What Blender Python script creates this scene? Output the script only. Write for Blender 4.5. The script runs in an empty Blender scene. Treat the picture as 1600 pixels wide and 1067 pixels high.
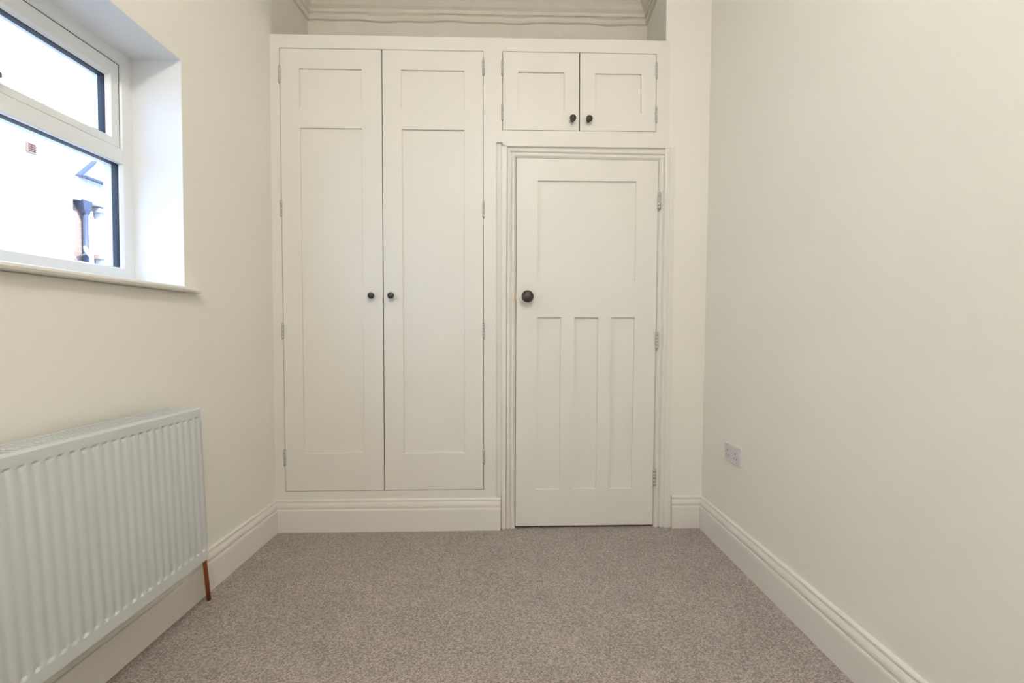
import bpy, math, random
from mathutils import Matrix, Vector
random.seed(7)
scene = bpy.context.scene
COL = scene.collection
PI = math.pi

# ------------------------------------------------------------------ camera
cam_d = bpy.data.cameras.new('camera')
cam_d.sensor_width = 36.0
cam_d.lens = 686.26 / 1600 * 36.0
cam_d.clip_start = 0.02
cam = bpy.data.objects.new('camera', cam_d)
COL.objects.link(cam)
cam.location = (-0.0357, -2.3612, 1.0703)
cam.rotation_euler = (PI / 2 - 0.0217, 0.0, -0.026)
scene.camera = cam

# ------------------------------------------------------------------ sky, sun, exposure
world = bpy.data.worlds.new('overcast_sky')
scene.world = world
world.use_nodes = True
bg = world.node_tree.nodes['Background']
bg.inputs['Color'].default_value = (0.40, 0.60, 1.0, 1)
bg.inputs['Strength'].default_value = 7.0
sun_d = bpy.data.lights.new('sun', 'SUN')
sun_d.energy = 17.0
sun_d.angle = math.radians(1.0)
sun_d.color = (0.90, 0.95, 1.0)
sun = bpy.data.objects.new('sun', sun_d)
COL.objects.link(sun)
sun.rotation_euler = Vector((-0.62, 0.30, -0.72)).to_track_quat('-Z', 'Y').to_euler()
scene.view_settings.view_transform = 'Standard'
scene.view_settings.look = 'None'
scene.view_settings.gamma = 1.0
scene.view_settings.exposure = 0.0
scene.view_settings.use_curve_mapping = False
LAMP = 87.0          # radiance of the ceiling globe
LAMP_COLOR = (1.0, 0.975, 0.93, 1)


# ------------------------------------------------------------------ materials
def new_mat(name):
    m = bpy.data.materials.new(name)
    m.use_nodes = True
    nt = m.node_tree
    return m, nt, nt.nodes['Principled BSDF']


def paint(name, col, rough=0.6, var=0.02, scale=6.0, bump=0.05, bscale=220.0, metallic=0.0, spec=0.5):
    """plain finish with a slight tone variation and fine relief"""
    m, nt, b = new_mat(name)
    N, L = nt.nodes, nt.links
    tc = N.new('ShaderNodeTexCoord')
    nz = N.new('ShaderNodeTexNoise')
    nz.inputs['Scale'].default_value = scale
    nz.inputs['Detail'].default_value = 4
    L.new(tc.outputs['Object'], nz.inputs['Vector'])
    rp = N.new('ShaderNodeValToRGB')
    rp.color_ramp.elements[0].position = 0.3
    rp.color_ramp.elements[1].position = 0.7
    rp.color_ramp.elements[0].color = tuple(c * (1 - var) for c in col) + (1,)
    rp.color_ramp.elements[1].color = tuple(min(1, c * (1 + var)) for c in col) + (1,)
    L.new(nz.outputs['Fac'], rp.inputs['Fac'])
    L.new(rp.outputs['Color'], b.inputs['Base Color'])
    if bump > 0:
        n2 = N.new('ShaderNodeTexNoise')
        n2.inputs['Scale'].default_value = bscale
        n2.inputs['Detail'].default_value = 3
        L.new(tc.outputs['Object'], n2.inputs['Vector'])
        bp = N.new('ShaderNodeBump')
        bp.inputs['Strength'].default_value = bump
        bp.inputs['Distance'].default_value = 0.002
        L.new(n2.outputs['Fac'], bp.inputs['Height'])
        L.new(bp.outputs['Normal'], b.inputs['Normal'])
    b.inputs['Roughness'].default_value = rough
    b.inputs['Metallic'].default_value = metallic
    b.inputs['Specular IOR Level'].default_value = spec
    return m


M = {}
M['wall'] = paint('cream_emulsion', (0.875, 0.85, 0.77), 0.85, 0.012, 3.0, 0.06, 160, spec=0.25)
M['ceiling'] = paint('white_ceiling_paint', (0.90, 0.89, 0.87), 0.9, 0.01, 3.0, 0.05, 160, spec=0.2)
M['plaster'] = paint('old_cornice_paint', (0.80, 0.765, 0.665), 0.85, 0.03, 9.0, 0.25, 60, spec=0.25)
M['wood'] = paint('cream_eggshell', (0.825, 0.795, 0.735), 0.42, 0.01, 4.0, 0.04, 90, spec=0.4)
M['dark'] = paint('cupboard_interior', (0.20, 0.19, 0.17), 0.9, 0.02, 4, 0, spec=0.2)
M['upvc'] = paint('white_upvc', (0.84, 0.85, 0.84), 0.3, 0.005, 4, 0)
M['gasket'] = paint('dark_spacer_bar', (0.014, 0.019, 0.034), 0.5, 0.05, 30, 0, spec=0.2)
M['joint'] = paint('dark_rubber_seal', (0.06, 0.06, 0.06), 0.7, 0.05, 30, 0)
M['iron'] = paint('dark_bronze', (0.066, 0.057, 0.050), 0.42, 0.25, 60, 0.25, 120, metallic=0.55)
M['hinge'] = paint('dull_steel', (0.55, 0.55, 0.54), 0.42, 0.05, 60, 0.03, metallic=0.65)
M['rad'] = paint('white_radiator_enamel', (0.64, 0.655, 0.66), 0.35, 0.008, 3, 0)
M['plastic'] = paint('white_plastic', (0.70, 0.672, 0.665), 0.3, 0.005, 8, 0)
M['hole'] = paint('socket_pin_hole', (0.10, 0.09, 0.085), 0.8, 0.02, 8, 0)
M['copper'] = paint('copper', (0.42, 0.135, 0.055), 0.38, 0.18, 25, 0.03, metallic=0.75)
M['brass'] = paint('brass', (0.55, 0.36, 0.14), 0.35, 0.08, 25, 0.03, metallic=0.8)
M['chrome'] = paint('grey_handle_metal', (0.20, 0.21, 0.25), 0.35, 0.04, 25, 0, metallic=0.6)
M['render'] = paint('pale_render', (0.55, 0.54, 0.52), 0.9, 0.03, 2.0, 0.3, 40)
M['slate'] = paint('slate', (0.30, 0.31, 0.34), 0.7, 0.1, 5, 0.2, 30)
M['lead'] = paint('grey_blue_gutter', (0.045, 0.052, 0.085), 0.5, 0.06, 9, 0)
M['ground'] = paint('paving', (0.22, 0.21, 0.20), 0.9, 0.1, 1.5, 0.3, 30)
M['brown'] = paint('brown_vent', (0.22, 0.12, 0.08), 0.8, 0.1, 9, 0.1)


def brick_mat():
    m, nt, b = new_mat('pale_brick')
    N, L = nt.nodes, nt.links
    tc = N.new('ShaderNodeTexCoord')
    mp = N.new('ShaderNodeMapping')
    mp.inputs['Rotation'].default_value = (PI / 2, 0, PI / 2)
    L.new(tc.outputs['Object'], mp.inputs['Vector'])
    br = N.new('ShaderNodeTexBrick')
    br.inputs['Scale'].default_value = 4.4
    br.inputs['Color1'].default_value = (0.25, 0.155, 0.118, 1)
    br.inputs['Color2'].default_value = (0.29, 0.19, 0.15, 1)
    br.inputs['Mortar'].default_value = (0.34, 0.29, 0.26, 1)
    L.new(mp.outputs['Vector'], br.inputs['Vector'])
    L.new(br.outputs['Color'], b.inputs['Base Color'])
    b.inputs['Roughness'].default_value = 0.9
    return m


M['brick'] = brick_mat()


def carpet_mat():
    m, nt, b = new_mat('taupe_loop_carpet')
    N, L = nt.nodes, nt.links
    tc = N.new('ShaderNodeTexCoord')
    mp = N.new('ShaderNodeMapping')
    mp.inputs['Rotation'].default_value = (0, 0, math.radians(12))
    mp.inputs['Scale'].default_value = (1.0, 1.25, 1.0)
    L.new(tc.outputs['Object'], mp.inputs['Vector'])
    nw = N.new('ShaderNodeTexNoise')          # loops are not on a perfect grid
    nw.inputs['Scale'].default_value = 60
    L.new(mp.outputs['Vector'], nw.inputs['Vector'])
    mixv = N.new('ShaderNodeVectorMath')
    mixv.operation = 'MULTIPLY_ADD'
    mixv.inputs[1].default_value = (0.004, 0.004, 0)
    L.new(nw.outputs['Color'], mixv.inputs[0])
    L.new(mp.outputs['Vector'], mixv.inputs[2])
    vo = N.new('ShaderNodeTexVoronoi')
    vo.voronoi_dimensions = '2D'
    vo.inputs['Scale'].default_value = 215
    vo.inputs['Randomness'].default_value = 0.45
    L.new(mixv.outputs[0], vo.inputs['Vector'])
    # each loop has its own yarn tone
    hue = N.new('ShaderNodeSeparateColor')
    L.new(vo.outputs['Color'], hue.inputs['Color'])
    rp = N.new('ShaderNodeValToRGB')
    cr = rp.color_ramp
    cr.elements[0].position = 0.0
    cr.elements[0].color = (0.275, 0.225, 0.197, 1)
    cr.elements[1].position = 1.0
    cr.elements[1].color = (0.62, 0.54, 0.487, 1)
    e = cr.elements.new(0.5)
    e.color = (0.425, 0.358, 0.318, 1)
    L.new(hue.outputs['Red'], rp.inputs['Fac'])
    big = N.new('ShaderNodeTexNoise')
    big.inputs['Scale'].default_value = 5
    big.inputs['Detail'].default_value = 5
    L.new(tc.outputs['Object'], big.inputs['Vector'])
    mr = N.new('ShaderNodeMapRange')
    mr.inputs['From Min'].default_value = 0.3
    mr.inputs['From Max'].default_value = 0.7
    mr.inputs['To Min'].default_value = 0.93
    mr.inputs['To Max'].default_value = 1.05
    L.new(big.outputs['Fac'], mr.inputs['Value'])
    mul = N.new('ShaderNodeMix')
    mul.data_type = 'RGBA'
    mul.blend_type = 'MULTIPLY'
    mul.inputs['Factor'].default_value = 1.0
    L.new(rp.outputs['Color'], mul.inputs['A'])
    L.new(mr.outputs['Result'], mul.inputs['B'])
    L.new(mul.outputs['Result'], b.inputs['Base Color'])
    inv = N.new('ShaderNodeMath')
    inv.operation = 'SUBTRACT'
    inv.inputs[0].default_value = 1.0
    L.new(vo.outputs['Distance'], inv.inputs[1])
    bp = N.new('ShaderNodeBump')
    bp.inputs['Strength'].default_value = 0.9
    bp.inputs['Distance'].default_value = 0.004
    L.new(inv.outputs['Value'], bp.inputs['Height'])
    L.new(bp.outputs['Normal'], b.inputs['Normal'])
    b.inputs['Roughness'].default_value = 0.95
    b.inputs['Specular IOR Level'].default_value = 0.15
    b.inputs['Sheen Weight'].default_value = 0.15
    return m


M['carpet'] = carpet_mat()


def glass_mat():
    m, nt, b = new_mat('window_glass')
    N, L = nt.nodes, nt.links
    N.remove(b)
    tr = N.new('ShaderNodeBsdfTransparent')
    tr.inputs['Color'].default_value = (0.95, 0.97, 0.97, 1)
    gl = N.new('ShaderNodeBsdfGlossy')
    gl.inputs['Roughness'].default_value = 0.02
    lw = N.new('ShaderNodeLayerWeight')       # symmetric for both sides of the pane
    lw.inputs['Blend'].default_value = 0.5
    pw = N.new('ShaderNodeMath')
    pw.operation = 'POWER'
    pw.inputs[1].default_value = 5.0
    L.new(lw.outputs['Facing'], pw.inputs[0])
    fr = N.new('ShaderNodeMath')
    fr.operation = 'MULTIPLY_ADD'
    fr.inputs[1].default_value = 0.9
    fr.inputs[2].default_value = 0.035
    L.new(pw.outputs[0], fr.inputs[0])
    mx = N.new('ShaderNodeMixShader')
    L.new(fr.outputs[0], mx.inputs['Fac'])
    L.new(tr.outputs['BSDF'], mx.inputs[1])
    L.new(gl.outputs['BSDF'], mx.inputs[2])
    L.new(mx.outputs['Shader'], N['Material Output'].inputs['Surface'])
    return m


M['glass'] = glass_mat()


def lamp_mat():
    m, nt, b = new_mat('opal_glass_lit')
    b.inputs['Base Color'].default_value = (0.9, 0.88, 0.82, 1)
    b.inputs['Emission Color'].default_value = LAMP_COLOR
    b.inputs['Emission Strength'].default_value = LAMP
    return m


M['lamp'] = lamp_mat()

# ------------------------------------------------------------------ mesh helpers
WORLD_LOC = {}


class MB:
    """collects faces of ONE part"""

    def __init__(s):
        s.v, s.f, s.sm = [], [], []

    def face(s, pts, smooth=False):
        i = len(s.v)
        s.v += [tuple(p) for p in pts]
        s.f.append(tuple(range(i, i + len(pts))))
        s.sm.append(smooth)

    def raw(s, vs, fs, smooth=False):
        i = len(s.v)
        s.v += [tuple(p) for p in vs]
        for f in fs:
            s.f.append(tuple(i + k for k in f))
            s.sm.append(smooth)

    def box(s, x0, x1, y0, y1, z0, z1):
        v = [(x0, y0, z0), (x1, y0, z0), (x1, y1, z0), (x0, y1, z0), (x0, y0, z1), (x1, y0, z1), (x1, y1, z1), (x0, y1, z1)]
        s.raw(v, [(0, 3, 2, 1), (4, 5, 6, 7), (0, 1, 5, 4), (1, 2, 6, 5), (2, 3, 7, 6), (3, 0, 4, 7)])
        return s

    def plate(s, x0, x1, z0, z1, y0, y1, holes=()):
        """slab in the XZ plane between y0 (front) and y1 with rectangular openings"""
        xs = sorted(set([x0, x1] + [h[0] for h in holes] + [h[1] for h in holes]))
        zs = sorted(set([z0, z1] + [h[2] for h in holes] + [h[3] for h in holes]))
        def solid(i, j):
            if i < 0 or j < 0 or i >= len(xs) - 1 or j >= len(zs) - 1:
                return False
            cx, cz = (xs[i] + xs[i + 1]) / 2, (zs[j] + zs[j + 1]) / 2
            return not any(h[0] < cx < h[1] and h[2] < cz < h[3] for h in holes)
        nx, nz = len(xs), len(zs)
        base = len(s.v)
        for y in (y0, y1):
            for z in zs:
                for x in xs:
                    s.v.append((x, y, z))
        idx = lambda k, i, j: base + k * nx * nz + j * nx + i
        def add(*q):
            s.f.append(q)
            s.sm.append(False)
        for i in range(nx - 1):
            for j in range(nz - 1):
                if not solid(i, j):
                    continue
                add(idx(0, i, j), idx(0, i + 1, j), idx(0, i + 1, j + 1), idx(0, i, j + 1))
                add(idx(1, i, j + 1), idx(1, i + 1, j + 1), idx(1, i + 1, j), idx(1, i, j))
                if not solid(i - 1, j):
                    add(idx(0, i, j), idx(0, i, j + 1), idx(1, i, j + 1), idx(1, i, j))
                if not solid(i + 1, j):
                    add(idx(0, i + 1, j), idx(1, i + 1, j), idx(1, i + 1, j + 1), idx(0, i + 1, j + 1))
                if not solid(i, j - 1):
                    add(idx(0, i, j), idx(1, i, j), idx(1, i + 1, j), idx(0, i + 1, j))
                if not solid(i, j + 1):
                    add(idx(0, i, j + 1), idx(0, i + 1, j + 1), idx(1, i + 1, j + 1), idx(1, i, j + 1))
        return s

    def lathe(s, prof, axis='y', n=24, o=(0, 0, 0), caps=True):
        """prof: (radius, distance along axis)"""
        vs, fs = [], []
        for r, h in prof:
            for k in range(n):
                a = 2 * PI * k / n
                c, d = r * math.cos(a), r * math.sin(a)
                p = (c, h, d) if axis == 'y' else ((c, d, h) if axis == 'z' else (h, c, d))
                vs.append((p[0] + o[0], p[1] + o[1], p[2] + o[2]))
        for i in range(len(prof) - 1):
            for k in range(n):
                fs.append((i * n + k, i * n + (k + 1) % n, (i + 1) * n + (k + 1) % n, (i + 1) * n + k))
        if caps:
            fs.append(tuple(range(n)))
            fs.append(tuple((len(prof) - 1) * n + k for k in reversed(range(n))))
        s.raw(vs, fs, True)
        return s

    def sweep(s, rings, close=True):
        """rings: lists of points, one list per station along the run; profile is closed"""
        n = len(rings[0])
        vs = [p for r in rings for p in r]
        fs = []
        for i in range(len(rings) - 1):
            for k in range(n):
                fs.append((i * n + k, i * n + (k + 1) % n, (i + 1) * n + (k + 1) % n, (i + 1) * n + k))
        fs.append(tuple(range(n)))
        fs.append(tuple((len(rings) - 1) * n + k for k in reversed(range(n))))
        s.raw(vs, fs)
        return s

    def tube(s, pts, r, n=14):
        rings = []
        for i, p in enumerate(pts):
            p = Vector(p)
            a = Vector(pts[max(0, i - 1)])
            b = Vector(pts[min(len(pts) - 1, i + 1)])
            t = (b - a).normalized()
            up = Vector((0, 0, 1)) if abs(t.z) < 0.9 else Vector((1, 0, 0))
            u = t.cross(up).normalized()
            w = t.cross(u).normalized()
            rings.append([tuple(p + (u * math.cos(2 * PI * k / n) + w * math.sin(2 * PI * k / n)) * r) for k in range(n)])
        i0 = len(s.f)
        s.sweep(rings)
        for i in range(i0, len(s.f) - 2):
            s.sm[i] = True
        return s

    def map(s, fn):
        s.v = [tuple(fn(*p)) for p in s.v]
        return s

    def mesh(s, name, mat):
        me = bpy.data.meshes.new(name)
        me.from_pydata(s.v, [], s.f)
        me.validate()
        me.polygons.foreach_set('use_smooth', s.sm[:len(me.polygons)])
        import bmesh
        bm = bmesh.new()
        bm.from_mesh(me)
        bmesh.ops.recalc_face_normals(bm, faces=bm.faces)
        bm.to_mesh(me)
        bm.free()
        me.materials.append(mat)
        return me


def link(o, parent=None, loc=(0, 0, 0)):
    COL.objects.link(o)
    o.location = loc
    WORLD_LOC[o.name] = Vector(loc)
    if parent is not None:
        o.parent = parent
        o.matrix_parent_inverse = Matrix.Translation(-WORLD_LOC[parent.name])
    return o


def build(name, mb, mat, parent=None, loc=(0, 0, 0), bevel=0.0, label=None):
    me = mb if isinstance(mb, bpy.types.Mesh) else mb.mesh(name, M[mat])
    o = link(bpy.data.objects.new(name, me), parent, loc)
    if bevel:
        b = o.modifiers.new('bevel', 'BEVEL')
        b.width = bevel
        b.segments = 2
        b.limit_method = 'ANGLE'
        b.angle_limit = math.radians(40)
        b.harden_normals = False
    if label:
        o['label'] = label
    return o


def tag(o, label, cat, group=None, kind=None):
    o['label'] = label
    o['category'] = cat
    if group:
        o['group'] = group
    if kind:
        o['kind'] = kind
    return o


def struct(name, mb, mat, label, cat, bevel=0.0):
    return tag(build(name, mb, mat, bevel=bevel), label, cat, kind='structure')


def thing(name, loc, label, cat, group=None, kind=None):
    return tag(link(bpy.data.objects.new(name, None), None, loc), label, cat, group, kind)


# ------------------------------------------------------------------ room layout (metres)
TL, TR, LEAN = 0.0196, 0.0081, 0.0115          # the old side walls run slightly out of square / plumb
XL, XR = -1.241, 1.068                          # wall faces at y = 0, z = 0.16
YF = -4.60                                      # wall behind the camera
ZC = 3.13                                       # ceiling
WY0, WY1, WZ0, WZ1 = -1.74, -0.630, 1.243, 2.108  # window opening
SL = lambda x, y, z: (x + TL * y, y, z)
SR = lambda x, y, z: (x + TR * y + LEAN * (z - 0.16), y, z)
sx = lambda z: 0.0

# floor
fl = MB().box(-1.6, 1.45, YF - 0.15, 0.75, -0.12, 0.0)
struct('floor', fl, 'carpet', 'taupe loop-pile carpet covering the whole bedroom floor', 'carpet')

# ceiling
struct('ceiling', MB().box(-1.6, 1.45, YF - 0.15, 0.75, ZC, ZC + 0.12), 'ceiling', 'off-white painted plaster ceiling above the niche', 'ceiling')

# left wall with window opening
w = MB()
w.box(XL - 0.30, XL, YF, 0.02, 0, WZ0 - 0.022)
w.box(XL - 0.30, XL, YF, 0.02, WZ1, ZC)
w.box(XL - 0.30, XL, YF, WY0, WZ0 - 0.022, WZ1)
w.box(XL - 0.30, XL, WY1, 0.02, WZ0 - 0.022, WZ1)
w.map(SL)
struct('wall_left', w, 'wall', 'cream painted wall with the window above the radiator', 'wall')

# right wall
w = MB().box(XR, XR + 0.2, YF, 0.02, 0, ZC).map(SR)
struct('wall_right', w, 'wall', 'plain cream painted wall with the double socket', 'wall')

# wall behind the camera
struct('wall_front', MB().box(-1.6, 1.45, YF - 0.12, YF, 0, ZC), 'wall', 'cream painted wall opposite the fitted wardrobe', 'wall')

# back of the room: nib beside the door, niche above the cupboards, dark backing
NB = 0.40
w = MB()
def prism(mb, pts, z0, z1):
    n = len(pts)
    mb.raw([(x, y, z0) for x, y in pts] + [(x, y, z1) for x, y in pts],
           [tuple(reversed(range(n))), tuple(range(n, 2 * n))] + [(i, (i + 1) % n, n + (i + 1) % n, n + i) for i in range(n)])
    return mb
# nib beside / above the door (its face leans with the right wall)
nib = MB()
prism(nib, [(0.853, 0.006), (1.16, 0.006), (1.16, 0.60), (0.90, 0.60), (0.881, NB)], 0, ZC)
struct('wall_nib', nib, 'wall', 'narrow cream wall strip between the panelled door and the socket wall', 'wall')
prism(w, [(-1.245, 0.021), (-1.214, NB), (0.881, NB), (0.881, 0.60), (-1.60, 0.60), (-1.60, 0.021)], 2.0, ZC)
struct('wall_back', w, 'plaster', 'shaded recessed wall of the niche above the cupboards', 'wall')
struct('wall_backing', MB().box(-1.60, 1.45, 0.60, 0.75, 0, ZC), 'dark', 'dark rear wall behind cupboards and door', 'wall')

# cornice round the niche
cp = [(0.0, 2.972), (0.012, 2.976), (0.016, 2.988), (0.015, 3.000), (0.008, 3.008), (0.013, 3.012), (0.022, 3.018), (0.024, 3.030),
      (0.018, 3.040), (0.034, 3.052), (0.050, 3.072), (0.070, 3.090), (0.078, 3.096), (0.082, 3.104), (0.100, 3.110), (0.104, ZC), (0.0, ZC)]
cn = MB()
def cring(x, y, dx, dy):
    return [(x + dx * t, y + dy * t, z) for t, z in cp]
path = [cring(-1.2415, 0.04, 1, 0), cring(-1.214, NB, 1, -1)]
# the lower edge sags a little along the back, as old plaster does
for k in range(1, 40):
    u = k / 40
    x = -1.214 + u * (0.879 + 1.214)
    wob = 0.004 * math.sin(u * 19) + 0.003 * math.sin(u * 47 + 1) + 0.006 * u
    r = cring(x, NB, 0, -1)
    path.append([(p[0], p[1], p[2] + (wob if i < 6 else 0)) for i, p in enumerate(r)])
path.append([(p[0], p[1], p[2] + (0.006 if i < 6 else 0)) for i, p in enumerate(cring(0.879, NB, -1, -1))])
path.append([(p[0], p[1], p[2] + (0.006 if i < 6 else 0)) for i, p in enumerate(cring(0.858, 0.04, -1, 0))])
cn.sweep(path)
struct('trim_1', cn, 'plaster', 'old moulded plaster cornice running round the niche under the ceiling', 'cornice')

# ------------------------------------------------------------------ skirting boards
SKP = [(0.0, 0.0), (0.020, 0.0), (0.020, 0.113), (0.0185, 0.119), (0.0130, 0.1205), (0.0125, 0.126), (0.0160, 0.128), (0.0172, 0.134),
       (0.0160, 0.143), (0.0125, 0.152), (0.0095, 0.1565), (0.0085, 0.1575), (0.0085, 0.161), (0.0115, 0.162), (0.0112, 0.168), (0.007, 0.173), (0.0, 0.174)]


def skirting(name, p0, p1, out0, out1, label, f=None, th=1.0):
    """p0,p1: ends on the wall line; out0/out1: mitred outward vectors at each end"""
    mb = MB()
    mb.sweep([[(p[0] + o[0] * t * th, p[1] + o[1] * t * th, z) for t, z in SKP] for p, o in ((p0, out0), (p1, out1))])
    if f:
        mb.map(f)
    return struct(name, mb, 'wood', label, 'skirting board')


skirting('baseboard_left', (XL, YF), (XL, 0.0), (1, 0), (1, -0.7), 'cream moulded skirting board running behind the radiator', SL)
skirting('baseboard_right', (XR, YF), (XR, 0.006), (-1, 0), (-1, -1), 'cream moulded skirting board along the wall with the socket',
         lambda x, y, z: (x + TR * y, y, z))
skirting('baseboard_back', (-1.241, 0.0), (-0.0375, 0.0), (1, -1), (0, -1), 'cream moulded skirting board across the base of the wardrobe', None, 0.70)
skirting('baseboard_nib', (0.898, 0.006), (1.068, 0.006), (0, -1), (-1, -1), 'short cream skirting board between door frame and side wall')

# ------------------------------------------------------------------ knobs and hinges (shared meshes)
def knob_mesh(name, prof, n=28):
    return MB().lathe(prof, 'y', n).mesh(name, M['iron'])

# profile radius / distance out of the door (negative y is into the room)
KN = knob_mesh('cupboard_knob', [(0.0095, 0.0), (0.0098, -0.003), (0.0085, -0.0055), (0.0068, -0.009), (0.0062, -0.014), (0.0075, -0.0165), (0.0118, -0.019),
                                 (0.0158, -0.0225), (0.0174, -0.0265), (0.0172, -0.0300), (0.0150, -0.0338), (0.0108, -0.0366), (0.0055, -0.0382), (0.0008, -0.0386)])
DK = knob_mesh('door_knob', [(0.0235, 0.0), (0.0240, -0.004), (0.0215, -0.0065), (0.0130, -0.009), (0.0110, -0.020), (0.0115, -0.028), (0.0170, -0.032),
                             (0.0250, -0.036), (0.0305, -0.0420), (0.0325, -0.0475), (0.0318, -0.0520), (0.0302, -0.0535), (0.0288, -0.0545), (0.0240, -0.0590), (0.0150, -0.0630), (0.0010, -0.0645)], 40)


def hinge_mesh(name, L, r):
    mb = MB()
    prof = [(0.0008, -L / 2 - 0.004), (r * 0.7, -L / 2 - 0.003), (r * 0.8, -L / 2)]
    k = 5
    for i in range(k):
        a = -L / 2 + L * i / k
        b = a + L / k
        prof += [(r, a + 0.0006), (r, b - 0.0006), (r * 0.86, b - 0.0002), (r * 0.86, b + 0.0002)]
    prof += [(r * 0.8, L / 2), (r * 0.7, L / 2 + 0.003), (0.0008, L / 2 + 0.004)]
    mb.lathe(prof, 'z', 12)
    mb.box(-0.0022, -0.0008, 0.0, 0.016, -L / 2, L / 2)
    mb.box(0.0008, 0.0022, 0.0, 0.016, -L / 2, L / 2)
    return mb.mesh(name, M['hinge'])


CH = hinge_mesh('cupboard_hinge', 0.080, 0.0058)
DH = hinge_mesh('door_hinge', 0.086, 0.0085)

# ------------------------------------------------------------------ fitted wardrobe and overhead cupboard
GAP = 0.0026
ward = thing('fitted_wardrobe', (-0.66, 0.0, 0.0), 'tall built-in cream wardrobe with two panelled doors and dark knobs', 'wardrobe')
XB, XC = -0.660, -0.1262
ZB, ZT = 0.217, 2.5575
XA0, XA1 = -1.1857, -0.003                        # left door edge leans
la = lambda z: XA0 + XA1 * z
TH = 0.022
wl = lambda x, y, z: (x + (XA1 * (z - 1.4) if x < -1.1 else 0), y, z)
# face frame
xa = la(1.4)
build('stile', MB().box(-1.2445, xa, 0, TH, 0, 2.627).map(lambda x, y, z: (x + (XA1 * (z - 1.4) if x > -1.22 else 0), y, z)), 'wood', ward)
build('stile', MB().box(XC, -0.058, 0, TH, 0, 2.627), 'wood', ward)
build('rail', MB().box(xa, XC, 0, TH, ZT, 2.627).map(wl), 'wood', ward)
build('rail', MB().box(xa, XC, 0, TH, 0, ZB).map(wl), 'wood', ward)
build('carcass', MB().box(-1.2, -0.08, 0.55, 0.58, 0.0, 2.59).box(-1.212, -1.2, TH, 0.58, 0.0, 2.59).box(-0.08, -0.068, TH, 0.58, 0.0, 2.59)
      .box(-1.2, -0.08, TH, 0.55, 0.0, 0.02).box(-1.212, -0.068, TH, 0.38, 2.59, 2.627), 'dark', ward)


def cup_door(parent, x0, x1, z0, z1, panels, knob, hinge_x, hinge_z, warp=None, hm=None, side=1):
    d = MB().plate(x0 + GAP, x1 - GAP, z0 + GAP, z1 - GAP, 0.0, 0.022, panels)
    if warp:
        d.map(warp)
    door = build('door', d, 'wood', parent, bevel=0.0009)
    for h in panels:
        p = MB().box(h[0] - 0.004, h[1] + 0.004, 0.0100, 0.0165, h[2] - 0.004, h[3] + 0.004)
        if warp:
            p.map(warp)
        build('panel', p, 'wood', door)
    build('knob', KN, None, door, knob, label='dark bronze knob')
    for z in hinge_z:
        hx = hinge_x(z) if callable(hinge_x) else hinge_x
        build('hinge', CH, None, door, (hx, -0.0035, z), label='small steel butt hinge')
    return door


lean = lambda x, y, z: (x + XA1 * (z - 1.4) * max(0.0, min(1.0, (XB - x) / 0.53)), y, z)
cup_door(ward, xa, XB, ZB, ZT, [(-1.0885, -0.766, 0.421, 2.144), (-1.0885, -0.766, 2.250, 2.4535)], (-0.7175, 0, 1.2625), la,
         [2.417, 1.720, 1.076, 0.400], lean)
cup_door(ward, XB, XC, ZB, ZT, [(-0.556, -0.2285, 0.418, 2.1425), (-0.559, -0.2275, 2.2495, 2.4535)], (-0.6145, 0, 1.2625), XC,
         [2.469, 1.721, 1.076, 0.399])

over = thing('overhead_cupboard', (0.386, 0.0, 2.08), 'small built-in cream double cupboard above the panelled door', 'cupboard')
UA, UB, UC, UZ0, UZ1 = -0.0256, 0.3865, 0.7998, 2.1437, 2.5577
build('stile', MB().box(-0.058, UA, 0, TH, 2.0805, 2.627), 'wood', over)
build('stile', MB().box(UC, 0.871, 0, TH, 2.0600, 2.627), 'wood', over)
build('rail', MB().box(UA, UC, 0, TH, UZ1, 2.627), 'wood', over)
build('rail', MB().box(UA, UC, 0, 0.0135, 2.0600, UZ0), 'wood', over)
build('carcass', MB().box(-0.045, 0.84, 0.36, 0.38, 2.09, 2.60).box(-0.057, -0.045, TH, 0.38, 2.09, 2.60).box(0.84, 0.85, TH, 0.38, 2.09, 2.60)
      .box(-0.057, 0.85, TH, 0.38, 2.60, 2.627).box(-0.057, 0.85, TH, 0.38, 2.07, 2.09), 'dark', over)
cup_door(over, UA, UB, UZ0, UZ1, [(0.058, 0.305, 2.247, 2.452)], (0.3475, 0, 2.200), UA, [2.4675, 2.234])
cup_door(over, UB, UC, UZ0, UZ1, [(0.4705, 0.718, 2.2455, 2.450)], (0.4340, 0, 2.198), UC, [2.4665, 2.2325])

# ------------------------------------------------------------------ door with its frame
dl = lambda z: 0.0440 + 0.0035 * z
dr = lambda z: 0.7965 + 0.0107 * z
DZ0, DZ1 = 0.014, 1.9965
def dwarp(s, y, z):
    return (dl(z) + s * (dr(z) - dl(z)), y, z + (0.0035 - 0.007 * s) * (z > 1.9))
DY = 0.006
holes = [(0.1506, 0.8440, 1.346, 1.8815), (0.1505, 0.3180, 0.2135, 1.1495), (0.4165, 0.5840, 0.2135, 1.1495), (0.6795, 0.8455, 0.2135, 1.1495)]
dm = MB().plate(0.0, 1.0, DZ0, DZ1, DY, DY + 0.036, holes).map(dwarp)
door = tag(build('door_1', dm, 'wood', bevel=0.001), 'cream painted door with one square panel over three tall panels', 'door', kind='structure')
for h in holes:
    build('panel', MB().box(h[0] - 0.006, h[1] + 0.006, DY + 0.0110, DY + 0.022, h[2] - 0.005, h[3] + 0.005).map(dwarp), 'wood', door)
build('knob', DK, None, door, (0.107, DY, 1.2585), label='round dark bronze door knob')
for z in (1.7755, 1.022, 0.277):
    build('hinge', DH, None, door, (dr(z) + 0.0035, DY - 0.007, z), label='steel butt hinge')
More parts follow.
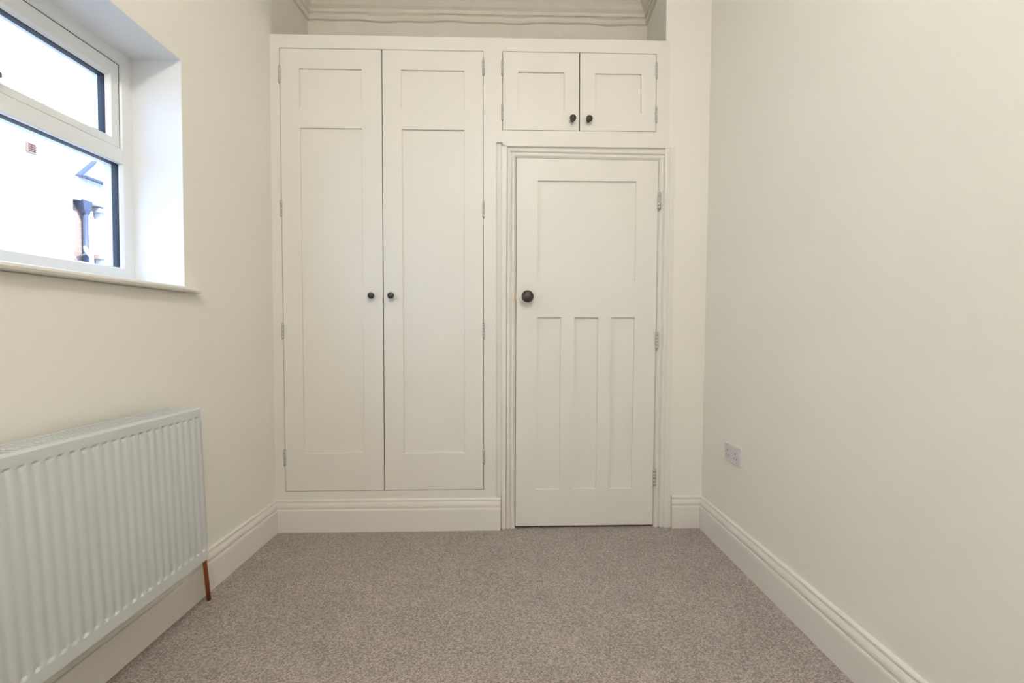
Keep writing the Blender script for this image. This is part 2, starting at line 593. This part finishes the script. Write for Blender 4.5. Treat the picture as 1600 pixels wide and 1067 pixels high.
build('latch', MB().box(dl(1.256) - 0.012, dl(1.256) + 0.001, DY + 0.002, DY + 0.02, 1.240, 1.274), 'brass', door, label='brass latch in the door edge')

# architrave: sits just behind the face of the cupboard frame
frame = thing('trim_2', (0.43, 0.02, 0.0), 'cream moulded architrave framing the panelled door', 'door frame', kind='structure')
AP = [(0.0035, 0.042), (0.0035, 0.009), (0.0070, 0.0075), (0.0085, 0.0115), (0.0110, 0.0075), (0.0150, 0.0045), (0.0200, 0.0040), (0.0240, 0.0060), (0.0265, 0.0105),
      (0.0290, 0.0150), (0.0335, 0.0150), (0.0345, 0.0085), (0.0380, 0.0050), (0.0440, 0.0042), (0.0490, 0.0060), (0.0520, 0.0110), (0.0530, 0.0140), (0.0700, 0.0140), (0.0700, 0.042)]
ZH = DZ1
legl = [[(dl(z) - t, y, z if z < 1 else ZH + 0.004 + t) for t, y in AP] for z in (0.0, ZH)]
build('jamb', MB().sweep(legl), 'wood', frame)
legr = [[(dr(z) + t * 1.12, y, z if z < 1 else ZH - 0.004 + t) for t, y in AP] for z in (0.0, ZH)]
build('jamb', MB().sweep(legr), 'wood', frame)
head = [[(dl(ZH) - t, y, ZH + 0.004 + t) for t, y in AP], [(dr(ZH) + t * 1.12, y, ZH - 0.004 + t) for t, y in AP]]
build('head', MB().sweep(head), 'wood', frame)
build('lining', MB().box(dl(1) - 0.045, dl(1) - 0.006, 0.042, 0.16, 0, 2.03).box(dr(1) + 0.006, dr(1) + 0.045, 0.042, 0.16, 0, 2.03)
      .box(dl(1) - 0.006, dr(1) + 0.006, 0.05, 0.16, 2.006, 2.05).box(dl(1) - 0.006, dl(1) + 0.012, 0.046, 0.07, 0, 2.006)
      .box(dr(1) - 0.012, dr(1) + 0.006, 0.046, 0.07, 0, 2.006), 'wood', frame)
# flat cover boards each side of the moulding
build('cover_board', MB().box(-0.0300, dl(1) - 0.0530, 0.0, 0.020, 0, 2.0635).map(lambda x, y, z: (x + (0.0035 * (z - 1) if x > -0.02 else 0), y, z)), 'wood', frame)
build('cover_board', MB().box(dr(1) + 0.0594, 0.8975, 0.0, 0.0058, 0, 2.0635).map(lambda x, y, z: (x + (0.0107 if x < 0.89 else 0.006) * (z - 1), y, z)), 'wood', frame)
build('backing_strip', MB().box(-0.0575, -0.0305, 0.0125, 0.030, 0.0, 2.0800), 'wood', frame)

# ------------------------------------------------------------------ window in the left wall
FX = -1.427            # room-side face of the frame (wall frame, sheared with the wall)
win = thing('window_1', (-1.48, -1.18, 1.24), 'white double-glazed window with opening fanlight over a fixed pane', 'window', kind='structure')


def ring(y0, y1, z0, z1, wl_, wr, wb, wt, xf, xb, cham=0.006):
    """rectangular frame ring lying in the YZ plane, with a sloped inner lip on the room side"""
    mb = MB()
    o = [(y0, z0), (y1, z0), (y1, z1), (y0, z1)]
    i1 = [(y0 + wl_ - cham, z0 + wb - cham), (y1 - wr + cham, z0 + wb - cham), (y1 - wr + cham, z1 - wt + cham), (y0 + wl_ - cham, z1 - wt + cham)]
    i2 = [(y0 + wl_, z0 + wb), (y1 - wr, z0 + wb), (y1 - wr, z1 - wt), (y0 + wl_, z1 - wt)]
    R = [[(xf, y, z) for y, z in o], [(xf, y, z) for y, z in i1], [(xf - cham * 1.3, y, z) for y, z in i2], [(xb, y, z) for y, z in i2], [(xb, y, z) for y, z in o]]
    vs = [p for r in R for p in r]
    fs = []
    for a in range(5):
        b = (a + 1) % 5
        for k in range(4):
            fs.append((a * 4 + k, a * 4 + (k + 1) % 4, b * 4 + (k + 1) % 4, b * 4 + k))
    mb.raw(vs, fs)
    return mb


ZTR = 1.735             # transom centre
# outer frame: two openings
build('frame', ring(WY0, WY1, WZ0, WZ1, 0.060, 0.050, 0.066, 0.052, FX, FX - 0.07).map(SL), 'upvc', win)
build('transom', MB().box(FX - 0.07, FX + 0.003, WY0 + 0.052, WY1 - 0.0445, 1.692, 1.7475).map(SL), 'upvc', win, bevel=0.004)
# fanlight sash stands proud of the frame
sash = build('sash', ring(WY0 + 0.065, WY1 - 0.0555, 1.750, WZ1 - 0.056, 0.040, 0.040, 0.035, 0.057, FX - 0.003, FX - 0.060, 0.010).map(SL), 'upvc', win)
build('seal', ring(WY0 + 0.058, WY1 - 0.048, 1.739, WZ1 - 0.050, 0.008, 0.008, 0.008, 0.008, FX - 0.006, FX - 0.05, 0.0005).map(SL), 'joint', win)


def glazing(parent, y0, y1, z0, z1, xf):
    build('spacer_bar', ring(y0 - 0.004, y1 + 0.004, z0 - 0.004, z1 + 0.004, 0.0055, 0.0055, 0.0055, 0.0055, xf - 0.014, xf - 0.038, 0.0004).map(SL), 'gasket', parent,
          label='dark blue-grey spacer bar')
    build('pane', MB().box(xf - 0.020, xf - 0.016, y0 - 0.003, y1 + 0.003, z0 - 0.003, z1 + 0.003).map(SL), 'glass', parent, label='clear glass pane')


glazing(sash, WY0 + 0.104, WY1 - 0.0955, 1.785, WZ1 - 0.114, FX - 0.003)
glazing(win, WY0 + 0.060, WY1 - 0.050, WZ0 + 0.066, 1.692, FX)
# fanlight handle on the lower sash rail
hx = FX - 0.003
build('handle', MB().box(hx, hx + 0.010, -1.20, -1.155, 1.745, 1.775).box(hx + 0.010, hx + 0.026, -1.19, -1.165, 1.750, 1.772)
      .box(hx + 0.014, hx + 0.026, -1.19, -1.082, 1.778, 1.794).box(hx + 0.014, hx + 0.026, -1.19, -1.165, 1.760, 1.790).map(SL), 'chrome', sash, bevel=0.003,
      label='grey metal fanlight handle')
# sill board with rounded nose
nose = [(FX + 0.001, 1.2225), (XL + 0.026, 1.2225), (XL + 0.033, 1.2250), (XL + 0.036, 1.2320), (XL + 0.034, 1.2390), (XL + 0.028, 1.2425), (FX + 0.001, 1.2425)]
def sill_ring(y, inset):
    return [((max(x, XL + 0.0005) if inset else x), y, z) for x, z in nose]
sm_ = MB().sweep([[(x, y, z) for x, z in nose] for y in (WY0 + 0.001, WY1 - 0.001)])
sm_.sweep([[(max(x, XL + 0.0006), y, z) for x, z in nose] for y in (WY1 - 0.001, WY1 + 0.046)])
sm_.sweep([[(max(x, XL + 0.0006), y, z) for x, z in nose] for y in (WY0 - 0.046, WY0 + 0.001)])
build('sill', sm_.map(SL), 'wood', win, label='cream painted sill board')
# cool white painted lining of the reveal
build('reveal_lining', MB().box(FX, XL - 0.0005, WY1 - 0.0015, WY1 - 0.0002, WZ0, WZ1 - 0.0002).box(FX, XL - 0.0005, WY0 + 0.0002, WY0 + 0.0015, WZ0, WZ1 - 0.0002)
      .box(FX, XL - 0.0005, WY0 + 0.0015, WY1 - 0.0015, WZ1 - 0.0015, WZ1 - 0.0002).map(SL), 'ceiling', win, label='white painted reveal')

# ------------------------------------------------------------------ radiator under the window
RX, RY1, RP = -1.090, -0.7720, 0.0293
NR = 39
RY0 = RY1 - 0.012 - NR * RP
RZ0, RZ1 = 0.240, 0.800
RD = 0.118
rsh = lambda x, y, z: (x + TL * y, y + 0.0546 * (0.771 - z), z)
rad = thing('radiator', (-1.17, -1.35, 0.24), 'white double-panel radiator with ribbed front below the window', 'radiator')


def rad_front():
    mb = MB()
    zr = [RZ0, RZ0 + 0.003, 0.2760, 0.2840, 0.2990, 0.7530, 0.7650, 0.7715, RZ1 - 0.004, RZ1]
    ys, dep = [RY0], [0.0]
    y = RY1 - 0.006 - NR * RP
    for k in range(NR):
        c = y + (k + 0.5) * RP
        for q in range(-4, 5):
            dy = q * RP / 8.0 * 0.985
            d = 0.5 + 0.5 * math.cos(PI * q / 4)
            ys.append(c + dy)
            dep.append(d)
    ys.append(RY1)
    dep.append(0.0)
    ny = len(ys)
    vs, fs = [], []
    for j, z in enumerate(zr):
        edge = 0.003 if j in (0, len(zr) - 1) else 0.0
        for i, yy in enumerate(ys):
            d = 0.0011 * dep[i] if j in (4, 5) else (0.0056 * dep[i] ** 1.6 if j in (3, 6) else 0.0)
            vs.append((RX - d - edge, yy, z))
    for j in range(len(zr) - 1):
        for i in range(ny - 1):
            fs.append((j * ny + i, j * ny + i + 1, (j + 1) * ny + i + 1, (j + 1) * ny + i))
    # folded edges and back face
    b = len(vs)
    for yy, z in ((RY0, RZ0), (RY1, RZ0), (RY1, RZ1), (RY0, RZ1)):
        vs.append((RX - 0.012, yy, z))
    top = [(len(zr) - 1) * ny + i for i in range(ny)]
    bot = list(range(ny))
    rgt = [j * ny + ny - 1 for j in range(len(zr))]
    lft = [j * ny for j in range(len(zr))]
    fs.append(tuple(bot[::-1]) + (b, b + 1))
    fs.append(tuple(top) + (b + 2, b + 3))
    fs.append(tuple(rgt[::-1]) + (b + 1, b + 2)) if False else fs.append(tuple(rgt) + (b + 2, b + 1))
    fs.append(tuple(lft[::-1]) + (b, b + 3))
    fs.append((b, b + 3, b + 2, b + 1))
    mb.raw(vs, fs, True)
    for k in range(1, 6):
        mb.sm[-k] = False
    for q, f in enumerate(fs[:-5]):
        mb.sm[q] = (q // (ny - 1)) == 4
    return mb.map(rsh)


build('front_panel', rad_front(), 'rad', rad)
build('rear_panel', MB().box(RX - RD + 0.016, RX - RD + 0.028, RY0, RY1, RZ0, RZ1 - 0.01).map(rsh), 'rad', rad, bevel=0.003)
build('end_cover', MB().box(RX - RD, RX - 0.0125, RY1 - 0.0015, RY1 + 0.0010, RZ0 + 0.03, RZ1 - 0.001).map(rsh), 'rad', rad)
build('end_cover', MB().box(RX - RD, RX - 0.0125, RY0 - 0.0010, RY0 + 0.0015, RZ0 + 0.03, RZ1 - 0.001).map(rsh), 'rad', rad)
grille = build('top_grille', MB().box(RX - 0.026, RX - 0.0125, RY0 + 0.002, RY1 - 0.002, RZ1 - 0.005, RZ1 - 0.001)
               .box(RX - RD, RX - RD + 0.012, RY0 + 0.002, RY1 - 0.002, RZ1 - 0.005, RZ1 + 0.001)
               .box(RX - 0.066, RX - 0.060, RY0 + 0.002, RY1 - 0.002, RZ1 - 0.006, RZ1 - 0.002)
               .box(RX - RD + 0.012, RX - 0.026, RY1 - 0.020, RY1 - 0.002, RZ1 - 0.005, RZ1 - 0.001).map(rsh), 'rad', rad)
slat = MB().box(-0.040, 0.040, -0.0042, 0.0042, -0.0015, 0.0015).mesh('grille_slat', M['rad'])
ns = 78
for k in range(ns):
    y = RY0 + 0.010 + k * (RY1 - 0.024 - RY0 - 0.010) / (ns - 1)
    c = rsh(RX - 0.066, y, RZ1 - 0.003)
    build('grille_slat', slat, None, grille, c)
fin = MB()
for k in range(60):
    y = RY0 + 0.03 + k * (RY1 - RY0 - 0.06) / 59
    fin.box(RX - 0.088, RX - 0.013, y - 0.0004, y + 0.0004, 0.30, 0.74)
build('convector_fin', fin.map(rsh), 'rad', rad)['kind'] = 'stuff'
for y in (RY1 - 0.18, RY0 + 0.18):
    build('bracket', MB().box(-1.237 , RX - RD + 0.016, y - 0.02, y + 0.02, 0.62, 0.70).map(rsh), 'rad', rad)
# copper tail with elbow and valve
pipe = [(-1.201, -0.598, -0.003), (-1.206, -0.604, 0.10), (-1.214, -0.613, 0.24), (-1.217, -0.617, 0.31), (-1.217, -0.622, 0.323), (-1.217, -0.634, 0.330), (-1.217, -0.70, 0.330)]
build('supply_pipe', MB().tube(pipe, 0.0077), 'copper', rad, label='bare copper pipe rising from the carpet')
build('valve', MB().lathe([(0.011, -0.705), (0.013, -0.703), (0.013, -0.690), (0.010, -0.688), (0.010, -0.676), (0.0125, -0.674), (0.0125, -0.664), (0.010, -0.662)], 'y', 8, (-1.217, 0, 0.330))
      .box(-1.222, -1.212, -0.752, -0.704, 0.325, 0.335), 'brass', rad, label='brass valve')

# ------------------------------------------------------------------ double socket on the right wall
SY0, SY1, SZ0, SZ1 = -0.396, -0.2475, 0.4495, 0.5355
sock = thing('double_socket', (1.06, -0.322, 0.449), 'white plastic double switched socket on the plain cream wall', 'socket')


def rounded_plate(y0, y1, z0, z1, r, x0, x1, inset):
    pts = []
    for cy, cz, a0 in ((y1 - r, z1 - r, 0), (y0 + r, z1 - r, 90), (y0 + r, z0 + r, 180), (y1 - r, z0 + r, 270)):
        for k in range(6):
            a = math.radians(a0 + 18 * k)
            pts.append((cy + r * math.cos(a), cz + r * math.sin(a)))
    cy, cz = (y0 + y1) / 2, (z0 + z1) / 2
    sc = lambda p, i: (cy + (p[0] - cy) * (1 - i / (y1 - cy)), cz + (p[1] - cz) * (1 - i / (z1 - cz)))
    rings = [[(x1, *p) for p in pts], [(x0 + inset, *p) for p in pts], [(x0 + 0.0008, *sc(p, inset * 0.4)) for p in pts], [(x0, *sc(p, inset)) for p in pts]]
    return MB().sweep(rings)


SF = XR - 0.0095
build('faceplate', rounded_plate(SY0, SY1, SZ0, SZ1, 0.006, SF, XR, 0.003).map(SR), 'plastic', sock)
u = lambda t: SY1 - t
for c in (0.030, 0.101):
    build('pin_hole', MB().box(SF - 0.0003, SF + 0.004, u(c) - 0.0022, u(c) + 0.0022, SZ0 + 0.0460, SZ0 + 0.0545).map(SR), 'hole', sock)
    for s in (-1, 1):
        build('pin_hole', MB().box(SF - 0.0003, SF + 0.004, u(c + s * 0.011) - 0.0034, u(c + s * 0.011) + 0.0034, SZ0 + 0.0245, SZ0 + 0.0290).map(SR), 'hole', sock)
for c in (0.054, 0.126):
    build('rocker_switch', MB().box(SF - 0.0028, SF + 0.002, u(c) - 0.0058, u(c) + 0.0058, SZ0 + 0.0440, SZ0 + 0.0640)
          .map(lambda x, y, z: (x + 0.0024 * (z - SZ0 - 0.044) / 0.02 if x < SF else x, y, z)).map(SR), 'plastic', sock, bevel=0.0008)
for c in (0.0125, 0.1335):
    build('screw', MB().lathe([(0.0032, 0.0), (0.0032, -0.0006), (0.0005, -0.0012)], 'x', 12, (SF, u(c), SZ0 + 0.043)).map(SR), 'hinge', sock)

# ------------------------------------------------------------------ ceiling lamp (above the camera's view)
LX, LY = 0.10, -2.75
lamp = thing('ceiling_light', (LX, LY, ZC), 'flush opal glass globe light on the bedroom ceiling', 'ceiling light')
build('base', MB().lathe([(0.09, ZC), (0.09, ZC - 0.03), (0.075, ZC - 0.04)], 'z', 32, (LX, LY, 0)), 'upvc', lamp)
gp = [(0.012 + 0.15 * math.sin(a), ZC - 0.155 + 0.125 * math.cos(a)) for a in [math.radians(18 + k * 9) for k in range(18)]]
build('globe', MB().lathe(gp + [(0.002, ZC - 0.2805)], 'z', 32, (LX, LY, 0)), 'lamp', lamp)

# ------------------------------------------------------------------ outside: what the window looks on to
gnd = MB().box(-40, -1.65, -30, 40, -0.4, -0.3)
struct('ground', gnd, 'ground', 'pale paved ground outside the window', 'ground')

HX = -8.0
h1 = thing('rendered_house', (HX - 1.5, 1.0, -0.3), 'sunlit pale rendered house across the yard outside the window', 'house')
H1Y, H1Z = -6.0, 5.7
build('wall', MB().box(HX - 4.0, HX, H1Y, 6.08, -0.3, H1Z), 'render', h1)
r_ = MB()
r_.raw([(HX - 0.3, H1Y + 0.3, H1Z - 0.3), (HX - 0.3, 5.8, H1Z - 0.3), (HX - 3.7, 5.8, H1Z - 0.3), (HX - 3.7, H1Y + 0.3, H1Z - 0.3), (HX - 2, H1Y + 0.3, H1Z + 0.5), (HX - 2, 5.8, H1Z + 0.5)],
       [(0, 1, 5, 4), (2, 3, 4, 5), (0, 4, 3), (1, 2, 5), (0, 3, 2, 1)])
build('roof', r_, 'slate', h1)
vent = build('wall_vent', MB().plate(5.28, 5.44, 4.10, 4.26, 0, 0.03, [(5.30, 5.42, 4.12 + i * 0.035, 4.145 + i * 0.035) for i in range(4)])
             .map(lambda x, y, z: (HX + 0.03 - y, x, z)), 'brown', h1, label='brown wall vent')
build('vent_back', MB().box(HX, HX + 0.004, 5.29, 5.43, 4.11, 4.25), 'brown', vent)

h2 = thing('brick_house', (HX - 1.5, 8.0, -0.3), 'sunlit brick house with gutter, gable and white bay, beyond the rendered house', 'house')
B = HX - 0.12
build('wall', MB().box(B - 4, B, 6.10, 10.5, -0.3, 3.56), 'brick', h2)
build('fascia', MB().box(B - 4, B + 0.16, 6.101, 10.5, 3.56, 3.98), 'render', h2)
build('gutter', MB().sweep([[(B + 0.17 + a, y, 4.02 + b_) for a, b_ in ((0, 0), (0.03, -0.05), (0.08, -0.06), (0.11, -0.04), (0.12, 0.0))] for y in (6.18, 7.05)]), 'lead', h2, label='grey gutter')
g = MB()
g.raw([(B + 0.10, 6.12, 4.0), (B + 0.10, 7.6, 4.0), (B + 0.10, 6.86, 4.86), (B - 4, 6.12, 4.0), (B - 4, 7.6, 4.0), (B - 4, 6.86, 4.86)],
      [(0, 1, 2), (3, 5, 4), (0, 3, 4, 1), (0, 2, 5, 3), (1, 4, 5, 2)])
build('gable', g, 'render', h2)
vb = MB()
vb.raw([(B + 0.20, 6.16, 4.02), (B + 0.20, 6.50, 4.41), (B + 0.20, 6.50, 4.36), (B + 0.20, 6.16, 3.97), (B + 0.06, 6.16, 4.02), (B + 0.06, 6.50, 4.41), (B + 0.06, 6.50, 4.36), (B + 0.06, 6.16, 3.97)],
       [(0, 1, 2, 3), (7, 6, 5, 4), (0, 4, 5, 1), (1, 5, 6, 2), (2, 6, 7, 3), (3, 7, 4, 0)])
build('verge_board', vb, 'lead', h2, label='grey sloping verge board')
build('dormer', MB().box(B - 0.3, B + 0.12, 6.86, 7.6, 4.42, 4.95), 'slate', h2)
bay = MB()
prism(bay, [(B, 6.66), (B + 0.10, 6.66), (B + 0.30, 6.80), (B + 0.30, 7.8), (B, 7.8)], 0.4, 3.44)
build('bay', bay, 'render', h2)
build('bay_window', MB().box(B + 0.29, B + 0.312, 6.88, 7.3, 2.75, 3.3), 'brick', h2)
cap = MB()
prism(cap, [(B, 6.60), (B + 0.13, 6.60), (B + 0.36, 6.77), (B + 0.36, 7.9), (B, 7.9)], 3.44, 3.52)
build('bay_roof', cap, 'slate', h2)
band = MB()
prism(band, [(B, 6.60), (B + 0.13, 6.60), (B + 0.35, 6.77), (B + 0.35, 7.9), (B, 7.9)], 2.52, 2.60)
build('bay_band', band, 'brick', h2)
build('downpipe', MB().tube([(B + 0.07, 6.385, -0.3), (B + 0.07, 6.385, 3.36)], 0.045), 'lead', h2, label='grey-blue downpipe')
build('hopper', MB().sweep([[(B + 0.02, 6.20, 3.58), (B + 0.2, 6.20, 3.58), (B + 0.2, 6.40, 3.58), (B + 0.02, 6.40, 3.58)],
                            [(B + 0.03, 6.27, 3.42), (B + 0.15, 6.27, 3.42), (B + 0.15, 6.42, 3.42), (B + 0.03, 6.42, 3.42)],
                            [(B + 0.03, 6.35, 3.34), (B + 0.11, 6.35, 3.34), (B + 0.11, 6.43, 3.34), (B + 0.03, 6.43, 3.34)]]), 'lead', h2, label='grey rainwater hopper')
build('soil_pipe', MB().tube([(B + 0.06, 6.48, -0.3), (B + 0.06, 6.48, 3.42)], 0.05), 'upvc', h2, label='white soil pipe')
dish = MB().lathe([(0.01, 0.0), (0.06, 0.012), (0.10, 0.030), (0.115, 0.042), (0.112, 0.048), (0.06, 0.022), (0.01, 0.01)], 'x', 20, caps=True)
dishm = dish.mesh('satellite_dish', M['slate'])
o = build('satellite_dish', dishm, None, h2, (B + 0.14, 6.27, 2.60), label='small grey satellite dish')
o.rotation_euler = (0, math.radians(-18), math.radians(25))
build('dish_arm', MB().tube([(B + 0.0, 6.27, 2.50), (B + 0.14, 6.26, 2.55), (B + 0.36, 6.16, 2.56)], 0.012, 8), 'slate', h2)
